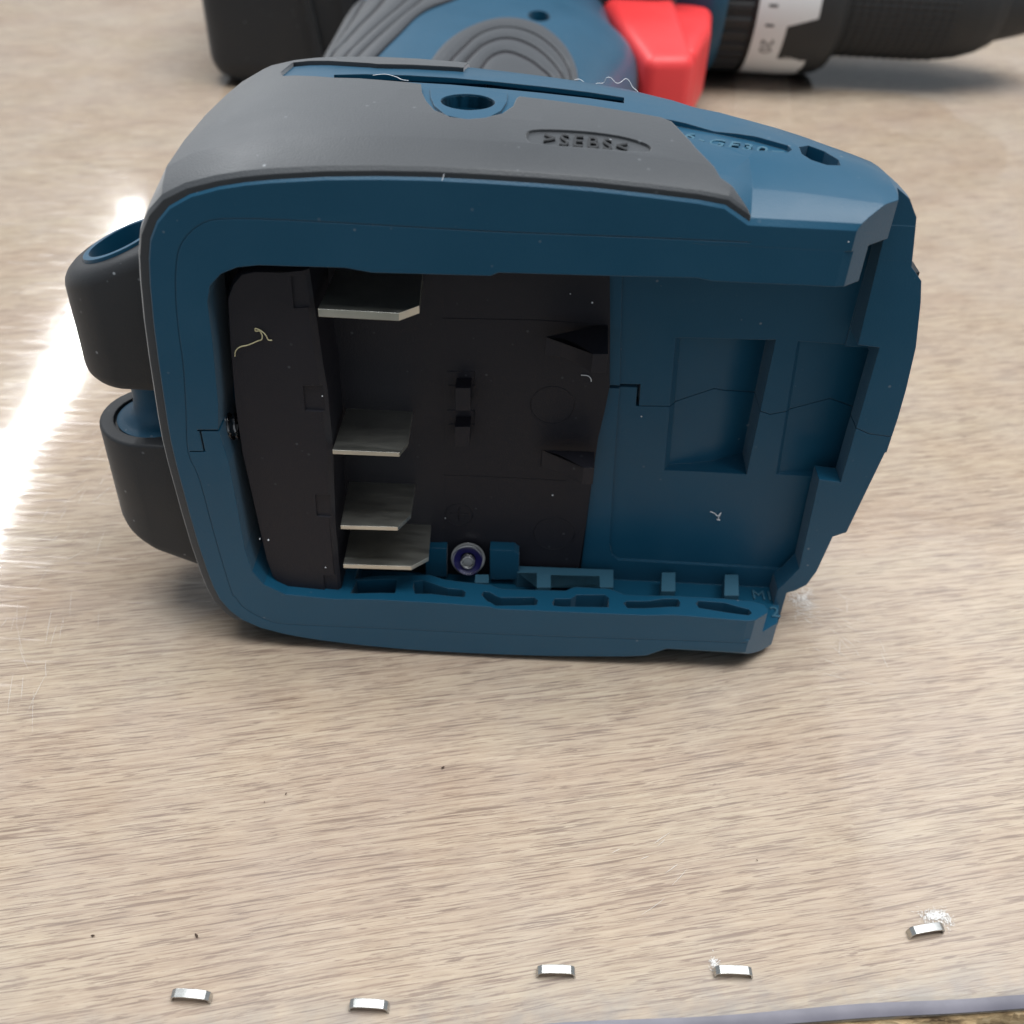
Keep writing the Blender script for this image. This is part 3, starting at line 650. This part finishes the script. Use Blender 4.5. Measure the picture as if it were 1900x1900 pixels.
# M1 / 2 on the base plate
p1 = [(45.50,10.99)][0]; p2 = [(47.00,6.91)][0]
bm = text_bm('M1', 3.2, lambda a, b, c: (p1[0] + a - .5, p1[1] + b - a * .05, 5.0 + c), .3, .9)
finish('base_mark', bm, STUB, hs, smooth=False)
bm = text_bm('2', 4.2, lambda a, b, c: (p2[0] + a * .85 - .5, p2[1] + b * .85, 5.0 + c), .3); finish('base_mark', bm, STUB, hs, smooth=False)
finish('side_pad', box(53.2, 54.7, 11.0, 14.5, 65.6, 67.6), RUBL, drill)

# --- strap lugs at the heel
def hull(cx, cd, rr, x_in, d0, d1):
    pts = [(x_in, d0)]
    aa = [R(q) for q in range(-100, -261, -8)]
    pts += [(cx + rr * math.cos(a), cd + rr * math.sin(a)) for a in aa]
    pts.append((x_in, d1)); return pts
def lug(z0, z1, pts, bev0, bev1, zt=0):
    bm = pXD(pts, z0, z1)
    bmesh.ops.dissolve_limit(bm, angle_limit=.01, verts=bm.verts, edges=bm.edges)
    for zz, bv in ((z0, bev0), (z1, bev1)):
        if bv:
            es = [e for e in bm.edges if all(abs(v.co.z - zz) < 1e-4 for v in e.verts)]
            bmesh.ops.bevel(bm, geom=es, offset=bv, segments=4, profile=.5, affect='EDGES')
    return bm
upts = hull(-57.0, 12.8, 8.7, -49.8, 4.2, 20); lpts = hull(-57.0, 12.5, 8.8, -49.0, 3.6, 24)
def lean(o, zlo, zhi, k):     # the outer ends of the lugs slope away from the foot
    o.data.transform(LM.inverted())
    for v in o.data.vertices:
        if k > 0 and v.co.z > zlo or k < 0 and v.co.z < zhi: v.co.z += (v.co.x + 51) * k
    o.data.transform(LM); return o
lg = finish('strap_lug', lug(45, 68.0, upts, 2.6, 2.2), RUBL, drill, ang=50); boolean(lg, [pXD(circle(-56.6, 12.2, 5.7), 58, 80)], ang=45, flat=False); lean(lg, 56, 0, .42)
lg2 = finish('strap_lug', lug(10.5, 36.5, lpts, 3, .5), RUBL, drill, ang=50); boolean(lg2, [pXD(circle(-57.0, 12.4, 6.6), 35.9, 60)], ang=45, flat=False); lean(lg2, 0, 20, -.42)
bm = bmesh.new()
def tubewall(cx, cd, ro, ri, z0, z1, n=40):
    bm = bmesh.new(); R4 = []
    for rr, zz in ((ro, z0), (ro, z1), (ri, z1), (ri, z0)): R4.append([bm.verts.new((x, d, zz)) for x, d in circle(cx, cd, rr, n=n)])
    for A, B in zip(R4, R4[1:] + R4[:1]):
        for k in range(n): bm.faces.new((A[k], A[(k + 1) % n], B[(k + 1) % n], B[k]))
    return bm
lean(finish('lug_liner', tubewall(-56.6, 12.2, 5.65, 4.8, 58.2, 68.5), BLUE, drill), 50, 0, .42)
bm = bmesh.new(); prof = [(6.5, 35.95), (6.5, 36.3), (5.6, 36.7), (4.4, 37.2), (3.7, 38.2), (3.4, 40), (3.4, 52)]; rg = [[bm.verts.new((x, d, zz)) for x, d in circle(-56.6, 12.4, rr, n=40)] for rr, zz in prof]
for A, B in zip(rg, rg[1:]):
    for k in range(40): bm.faces.new((A[k], A[(k + 1) % 40], B[(k + 1) % 40], B[k]))
bm.faces.new(rg[0][::-1]); bm.faces.new(rg[-1])
finish('lug_pin', bm, BLUE, drill, ang=60)

# --- handle
bm = bmesh.new(); rings = []
for d in [40, 55, 75, 95, 115, 135, 150, 160, 170, 180, 190, 200, 210, 225, 240, 255, 270, 290]:
    l, r_ = lerp(HL, d), lerp(HR, d); ring = []
    for k in range(64):
        q = 2 * math.pi * k / 64; uu = math.copysign(abs(math.cos(q)) ** .8, math.cos(q)); x = (l + r_) / 2 + uu * (r_ - l) / 2
        h = 20 * (1 - min(1, abs(uu)) ** 2.8) ** (1 / 2.2); ring.append(bm.verts.new((x, d, 38 + (h if math.sin(q) >= 0 else -h * .9))))
    rings.append(ring)
for A, B in zip(rings, rings[1:]):
    for k in range(64): bm.faces.new((A[k], A[(k + 1) % 64], B[(k + 1) % 64], B[k]))
bm.faces.new(rings[0][::-1]); bm.faces.new(rings[-1])
hd = finish('handle', bm, BLUE, drill, ang=60)
SC_ = [(0.50,184.02)][0]
boolean(hd, [prism([(SC_[0] + 3.0 * math.cos(t) * math.cos(-.35) - 3.6 * math.sin(t) * math.sin(-.35), SC_[1] + 1.6 * (3.0 * math.cos(t) * math.sin(-.35) + 3.6 * math.sin(t) * math.cos(-.35))) for t in [2 * math.pi * k / 28 for k in range(28)]],
   lambda x, d: (x, d, 48), lambda x, d: (x, d, 64))], ang=60, flat=False)
def resamp(pts, n):
    pts = [Vector((*p, 0)) for p in pts]; sp = smoothpath(pts, 8); L_ = [0]
    for a, b in zip(sp, sp[1:]): L_.append(L_[-1] + (b - a).length)
    out = []
    for k in range(n):
        t = L_[-1] * k / (n - 1); i = 0
        while i < len(L_) - 2 and L_[i + 1] < t: i += 1
        q = (t - L_[i]) / max(1e-6, L_[i + 1] - L_[i]); out.append(sp[i].lerp(sp[i + 1], q))
    return out
def ribbon(c0, c1, t0, t1, off, name, mat, par, n=40, m=5, low=-1.2):
    A = resamp(c0, n); B = resamp(c1, n); bm = bmesh.new(); grid = []
    for i in range(n):
        row = []
        for j in range(m + 1):
            t = t0 + (t1 - t0) * j / m; p = A[i].lerp(B[i], t)
            e = 1 - abs(2 * j / m - 1) ** 6
            row.append(bm.verts.new((p.x, p.y, handle_top(p.x, p.y) + off * (.55 + .45 * e))))
        grid.append(row)
    for i in range(n - 1):
        for j in range(m): bm.faces.new((grid[i][j], grid[i + 1][j], grid[i + 1][j + 1], grid[i][j + 1]))
    top_ = list(bm.faces); ex = bmesh.ops.extrude_face_region(bm, geom=top_)
    for v in ex['geom']:
        if isinstance(v, bmesh.types.BMVert): v.co.z -= off + 1.2
    return finish(name, bm, mat, par, ang=50)
# back grip with long ribs
G1 = [(-51.18,145.91),(-52.67,159.36),(-50.48,165.69),(-48.23,177.97),(-45.47,193.00),(-44.07,206.40)]; G2 = [(-46.46,137.61),(-47.45,146.25),(-45.12,157.33),(-42.39,170.34),(-39.18,185.71),(-36.75,197.89)]; G3 = [(-42.98,131.61),(-43.87,139.96),(-41.52,151.75),(-38.64,165.92),(-35.59,180.56),(-32.40,196.17)]
G4 = [(-39.09,127.18),(-39.22,134.43),(-37.39,145.37),(-35.17,158.27),(-32.52,175.27),(-29.35,184.94),(-23.11,195.42)]
G0 = [(x, 0) for x in ()]
def edge_line(off, ds=(125, 150, 180, 205, 230, 255)): return [(lerp(HL, d) + off, d) for d in ds]
E0 = edge_line(.25)
def ext(c): a, b = c[0], c[-1]; return [(a[0] - .6, a[1] - 16)] + c + [(b[0] + 1.5, b[1] + 10)]
G0 = [(lerp(HL, d) + .9, d) for _, d in ext(G1)]
G1, G2, G3, G4 = ext(G1), ext(G2), ext(G3), ext(G4)
base = ribbon(G0, G4, 0.0, 1.0, .35, 'back_grip', GROOVE, drill, 40, 14)
for a, b, t0, t1 in ((G0, G1, .5, .94), (G1, G2, .07, .93), (G2, G3, .07, .93), (G3, G4, .06, .95), (G0, G1, .02, .42)):
    ribbon(a, b, t0, t1, 1.25, 'grip_rib', GRIP, base)
# palm pad with nested arches
L0 = [(-25.63,118.88),(-24.54,133.41),(-22.55,147.96),(-18.78,161.28),(-13.03,171.65),(-6.70,176.01),(0.64,173.17),(5.74,164.97),(8.97,155.25),(10.53,145.26),(10.78,134.30)]
L1 = [(-21.39,119.31),(-19.66,133.22),(-17.59,143.98),(-14.97,155.78),(-10.54,164.17),(-5.68,166.27),(-0.66,163.28),(3.63,157.01),(6.69,149.70),(8.42,141.02),(9.00,131.46)]
L2 = [(-18.14,119.89),(-16.50,131.89),(-14.75,140.87),(-12.55,148.91),(-9.42,154.28),(-6.06,156.04),(-2.15,153.68),(1.34,149.19),(4.37,142.74),(6.37,136.73),(7.40,129.19)]
L3 = [(-13.49,120.02),(-12.17,129.46),(-11.22,135.75),(-9.75,140.30),(-7.64,143.45),(-5.39,143.46),(-2.68,141.26),(-0.25,138.52),(1.76,135.12),(3.74,131.82),(4.79,125.90)]
L4 = [((a[0] * .35 + 0), (a[1] - 8)) for a in L3]; mid = [(-5.99,116.15)][0]; L4 = [(mid[0] + (p[0] - mid[0]) * .05, mid[1] + (p[1] - mid[1]) * .05) for p in L3]
pad = ribbon(L0, L4, 0.0, 1.0, .4, 'palm_pad', GROOVE, drill, 50, 16)
for a, b, t0, t1 in ((L0, L1, .03, .9), (L1, L2, .08, .9), (L2, L3, .1, .9), (L3, L4, .05, 1)):
    ribbon(a, b, t0, t1, 1.3, 'pad_rib', GRIP, pad, 50)

# --- trigger
def rounded(poly, z0, z1, bev, seg=5):
    bm = pXD(poly, z0, z1); bmesh.ops.recalc_face_normals(bm, faces=bm.faces)
    bmesh.ops.dissolve_limit(bm, angle_limit=.01, verts=bm.verts, edges=bm.edges)
    me = bpy.data.meshes.new('t'); bm.to_mesh(me); bm.free(); o = bpy.data.objects.new('t', me); C.objects.link(o)
    md = o.modifiers.new('b', 'BEVEL'); md.width = bev; md.segments = seg; md.limit_method = 'ANGLE'; md.angle_limit = R(12)
    bpy.context.view_layer.update(); m2 = bpy.data.meshes.new_from_object(o.evaluated_get(bpy.context.evaluated_depsgraph_get()))
    bm = bmesh.new(); bm.from_mesh(m2); bpy.data.objects.remove(o); bpy.data.meshes.remove(m2); return bm
TB = [(15.22,287.52),(25.18,215.49),(30.70,177.20),(44.93,179.73),(45.84,294.69)]
finish('trigger', rounded(TB, 24, 50, 3.6), RED, drill, ang=60)
TB2 = [(43.96,314.81),(41.28,205.89),(48.25,203.10),(56.26,233.74),(67.94,320.42)]
finish('direction_switch', rounded(TB2, 22, 46, 5.0), RED, drill, ang=60)

# --- gearbox, clutch, chuck: bodies of revolution along X, resting on the bench
AY, AZ = 291, 29.2
finish('gearbox_collar', lathe_x([(20, 30), (52, 30.5), (56, 32.5), (59, 33.0), (62.5, 33.0), (64, 32), (64, 20)], AY, AZ + 4), BLUE, drill, local=False, ang=45)
bm = bmesh.new(); rings = []
for x, k_ in ((62, 0), (63, 1), (73.5, 1), (74.5, 0)):
    ring = []
    for k in range(288):
        a = 2 * math.pi * k / 288; rr = 27.3 + k_ * (.9 if (k % 8) < 4 else 0); ring.append(bm.verts.new((x, AY - rr * math.cos(a), AZ + rr * math.sin(a))))
    rings.append(ring)
for A, B in zip(rings, rings[1:]):
    for k in range(288): bm.faces.new((A[k], A[(k + 1) % 288], B[(k + 1) % 288], B[k]))
bm.faces.new(rings[0][::-1]); bm.faces.new(rings[-1])
finish('ribbed_ring', bm, CHUCK, drill, local=False, ang=25)
col = finish('torque_collar', lathe_x([(74, 24), (74.2, 28.0), (75, 28.6), (90, 28.7), (99, 28.3), (103, 27.6), (105.5, 26.2), (107, 24), (107, 18)], AY, AZ), CHUCK, drill, local=False, ang=40)
def coll_r(x): return lerp([(75, 28.6), (90, 28.7), (99, 28.3)], x)
def oncyl(x, th, h=0):
    rr = coll_r(x) + h; return (x, AY - rr * math.cos(R(th)), AZ + rr * math.sin(R(th)))
# white printed scale
bm = bmesh.new(); prevr = None
ths = [-88 + 2 * k for k in range(60)]
def right_edge(th):
    if th < -50: return 96.0
    if th < -38: return 96.5
    if th < -36.5: return 93.5
    if th < -9: return lerp([(-36, 86.0), (-9, 86.2)], th)
    if th < -3: return lerp([(-9, 86.4), (-3, 96)], th)
    return 96.2
ths = sorted(set(ths + [-50.01, -49.99, -38.01, -37.99, -36.6, -36.4, -9.01, -3]))
rows = []
for th in ths:
    xe = right_edge(th); rows.append([bm.verts.new(oncyl(75.3 + (xe - 75.3) * j / 6, th, .05)) for j in range(7)])
for A, B in zip(rows, rows[1:]):
    for j in range(6): bm.faces.new((A[j], A[j + 1], B[j + 1], B[j]))
finish('scale_print', bm, WHITE, col, local=False, ang=40)
# numerals run round the collar, read from the chuck side
def numeral(s, size, xc, thc, name='scale_numeral', sx=1.0):
    bm = text_bm(s, size, lambda a, b, c: oncyl(xc + b, thc - a * 2.0, .09 + c), .06, sx); return finish(name, bm, INK, col, local=False, smooth=False)
numeral('20', 6.2, 80.6, -25)
numeral('18', 6.2, 80.6, 21)
for th in (-9, 4):
    bm = bmesh.new(); vs = [bm.verts.new(oncyl(x, t, .12)) for x, t in ((78.6, th - .9), (81.6, th - .9), (81.6, th + .9), (78.6, th + .9))]; bm.faces.new(vs); finish('scale_tick', bm, INK, col, local=False, smooth=False)
bm = bmesh.new(); vs = [bm.verts.new(oncyl(x, t, .1)) for x, t in ((88, -35.4), (91.5, -35.4), (91.5, -34.6), (88, -34.6))]; bm.faces.new(vs); finish('scale_tick', bm, WHITE, col, local=False, smooth=False)
# chuck with knurling
bm = bmesh.new(); rings = []
prof = [(104, 19), (104, 21.6), (108, 22.0), (132, 22.0), (141, 21.9), (148, 21.7), (154, 20.9), (160, 19.0), (164.5, 16.6), (165.2, 15.2), (167, 14.8), (176, 12.5), (184, 10), (188, 6)]
fin = []
for (x0, r0_), (x1, r1_) in zip(prof, prof[1:]):
    st = max(1, int((x1 - x0) / .5))
    for k in range(st): fin.append((x0 + (x1 - x0) * k / st, r0_ + (r1_ - r0_) * k / st))
fin.append(prof[-1])
for x, rr in fin:
    ring = []
    for k in range(200):
        a = 2 * math.pi * k / 200; kn = 0
        if 106 < x < 146: kn = .5 * (math.sin(34 * a + x * 1.0) * math.sin(34 * a - x * 1.0))
        ring.append(bm.verts.new((x, AY - (rr + kn) * math.cos(a), AZ + .6 + (rr + kn) * math.sin(a))))
    rings.append(ring)
for A, B in zip(rings, rings[1:]):
    for k in range(200): bm.faces.new((A[k], A[(k + 1) % 200], B[(k + 1) % 200], B[k]))
bm.faces.new(rings[0][::-1]); bm.faces.new(rings[-1])
finish('chuck', bm, CHUCK, drill, local=False, ang=40)
# motor housing at the back
MP = circle(0, 0, 1, n=4)
def rbox(x0, x1, y0, y1, z0, z1, bev, seg=5):
    bm = prism([(x0, y0), (x1, y0), (x1, y1), (x0, y1)], lambda x, y: (x, y, z0), lambda x, y: (x, y, z1)); bmesh.ops.dissolve_limit(bm, angle_limit=.01, verts=bm.verts, edges=bm.edges)
    bmesh.ops.recalc_face_normals(bm, faces=bm.faces)
    bmesh.ops.bevel(bm, geom=list(bm.edges), offset=bev, segments=seg, profile=.5, affect='EDGES'); return bm
mh = finish('motor_housing', rbox(-113, 46, 246, 326, .6, 66, 9), RUBL, drill, local=False, ang=50)
def brk(x0, x1, sk, nm='housing_rib'):
    bm = prism([(x0, 0), (x1, 0), (x1 - sk, 60), (x0 - sk, 60)], lambda x, z: (x, 244.4, 4 + z), lambda x, z: (x, 250, 4 + z)); bmesh.ops.recalc_face_normals(bm, faces=bm.faces)
    finish(nm, bm, RUBL, mh, local=False)
brk(-73, -70.5, 9); brk(-62, -58, 6)
# ------------------------------------------------------------------ lint and specks
def thread(name, label, cat, pts, rad, mat, local=True):
    o = finish(name, tube(smoothpath(pts, 5), rad, 5), mat, None, local=local, ang=60); tag(o, label, cat); return o
y = [(-39.78,54.14),(-39.51,55.10),(-38.81,55.83),(-37.58,56.15),(-36.30,56.82),(-35.66,57.19),(-35.52,57.79),(-35.83,58.36),(-36.34,58.41),(-36.36,58.83),(-36.08,58.68),(-35.53,58.37),(-34.99,57.90),(-34.77,57.16),(-34.27,57.02)]
thread('lint_thread', 'curled yellowish fibre on the black contact block', 'thread', [(x, 1.85 - .25 * math.sin(i * .9) ** 2, z) for i, (x, z) in enumerate(y)], .085, YARN)
def topthread(label, s, rad=.1, hop=0):
    n = len(s); thread('white_fluff', label, 'fluff', [(x, d, foot_top(x, min(d, lerp(BACK, x) * .9)) + .25 + hop * math.sin(math.pi * i / (n - 1))) for i, (x, d) in enumerate(s)], rad, FLUFF)
w1 = [(8.65,36.88),(9.63,40.76),(10.58,40.64)]
def airthread(label, px, d0, rad=.07): pass
F1 = [(40.26,81.60),(30.07,85.12),(15.73,89.10),(10.75,91.33),(5.29,93.02),(8.46,91.74),(13.73,89.75)]
y = [(9.22,79.46),(9.94,79.99),(11.04,80.12),(11.38,80.96),(12.04,81.15),(12.88,80.46),(13.56,80.41),(14.44,80.94),(15.08,80.56),(15.68,79.77),(16.42,79.31),(17.20,78.52)]
thread('white_fluff', 'thin white fibre looping over the top rear edge of the foot', 'fluff', [(x, 47 + .4 * math.sin(i), z) for i, (x, z) in enumerate(y)], .055, FLUFF)
y = [(6.44,80.18),(7.20,80.30),(7.92,79.92),(8.57,79.30)]
thread('white_fluff', 'faint short fibre left of the looping one, behind the foot', 'fluff', [(x, 48, z) for x, z in y], .06, FLUFF)
y = [(-23.60,34.39),(-21.85,34.98),(-20.07,33.37),(-19.10,31.80),(-18.01,31.17)]
topthread('short white fibre in the long slot on top of the foot', y, .05)
y = [(-10.51,-0.43),(-10.22,0.85),(-10.55,1.61),(-10.95,0.97)]
topthread('tiny white hair on the grey rubber side', y, .025, .05)
y = [(33.43,21.38),(34.21,21.08),(34.85,20.53),(35.27,21.27),(35.02,20.07),(35.37,19.62),(34.78,19.82)]
thread('lint_thread', 'tiny white tuft on the blue plate under the left pocket', 'thread', [(x, 13.7, z) for x, z in y], .09, FLUFF)
y = [(9.41,47.50),(10.40,47.46),(10.93,47.02),(11.06,46.45)]
thread('lint_thread', 'short white curl beside the upper curved fin', 'thread', [(x, 12.5, z) for x, z in y], .07, FLUFF)
bm = bmesh.new()
def speck(p, s):
    for m_ in (0,): bmesh.ops.create_icosphere(bm, subdivisions=1, radius=s, matrix=Matrix.Translation(p))
for pts, d, s in (([(-27.01,47.13),(-30.05,15.00),(-38.83,20.35),(-40.20,20.48),(-28.01,48.26),(-11.29,17.92),(6.79,60.87),(10.05,59.65),(6.59,24.05),(19.60,39.86),(40.23,76.27),(-7.95,36.12)], None, .14),):
    for i, (x, z) in enumerate(pts):
        dd = 1.9 if x < -28 else 12.6
        if i in (9,): dd = 13.6
        if i in (10,): dd = 0
        speck((x, dd, z), s * random.uniform(.6, 1.2))
o = finish('dust_specks', bm, FLUFF, None); tag(o, 'tiny white dust specks in the open foot', 'dust', kind='stuff')
for (x, y), l, s in zip([(-8.80,-22.57),(-32.31,-28.63),(-40.19,-51.07),(-54.14,-51.79),(-35.28,-30.19),(38.77,-35.66)], ('dark crumb in the middle of the bare bench', 'tiny black chip below the foot, left of the middle', 'brown splinter above the leftmost staple', 'small brown crumb at the lower left of the bench', 'faintest black fleck left of the tiny chip', 'tiny dark dot on the right half of the bench'), (.3, .2, .35, .28, .12, .15)):
    bm = bmesh.new(); bmesh.ops.create_icosphere(bm, subdivisions=2, radius=s, matrix=Matrix.Translation((x, y, .35)) @ Matrix.Rotation(random.random() * 3, 4, 'Z') @ Matrix.Diagonal((1.0, .45, .4, 1)))
    for v in bm.verts: v.co += Vector((noise.noise(v.co * 9), noise.noise(v.co * 9 + Vector((5, 5, 5))), 0)) * s * .3
    o = finish('crumb', bm, SPECK, None, local=False); tag(o, l, 'crumb', 'crumbs on the bench')
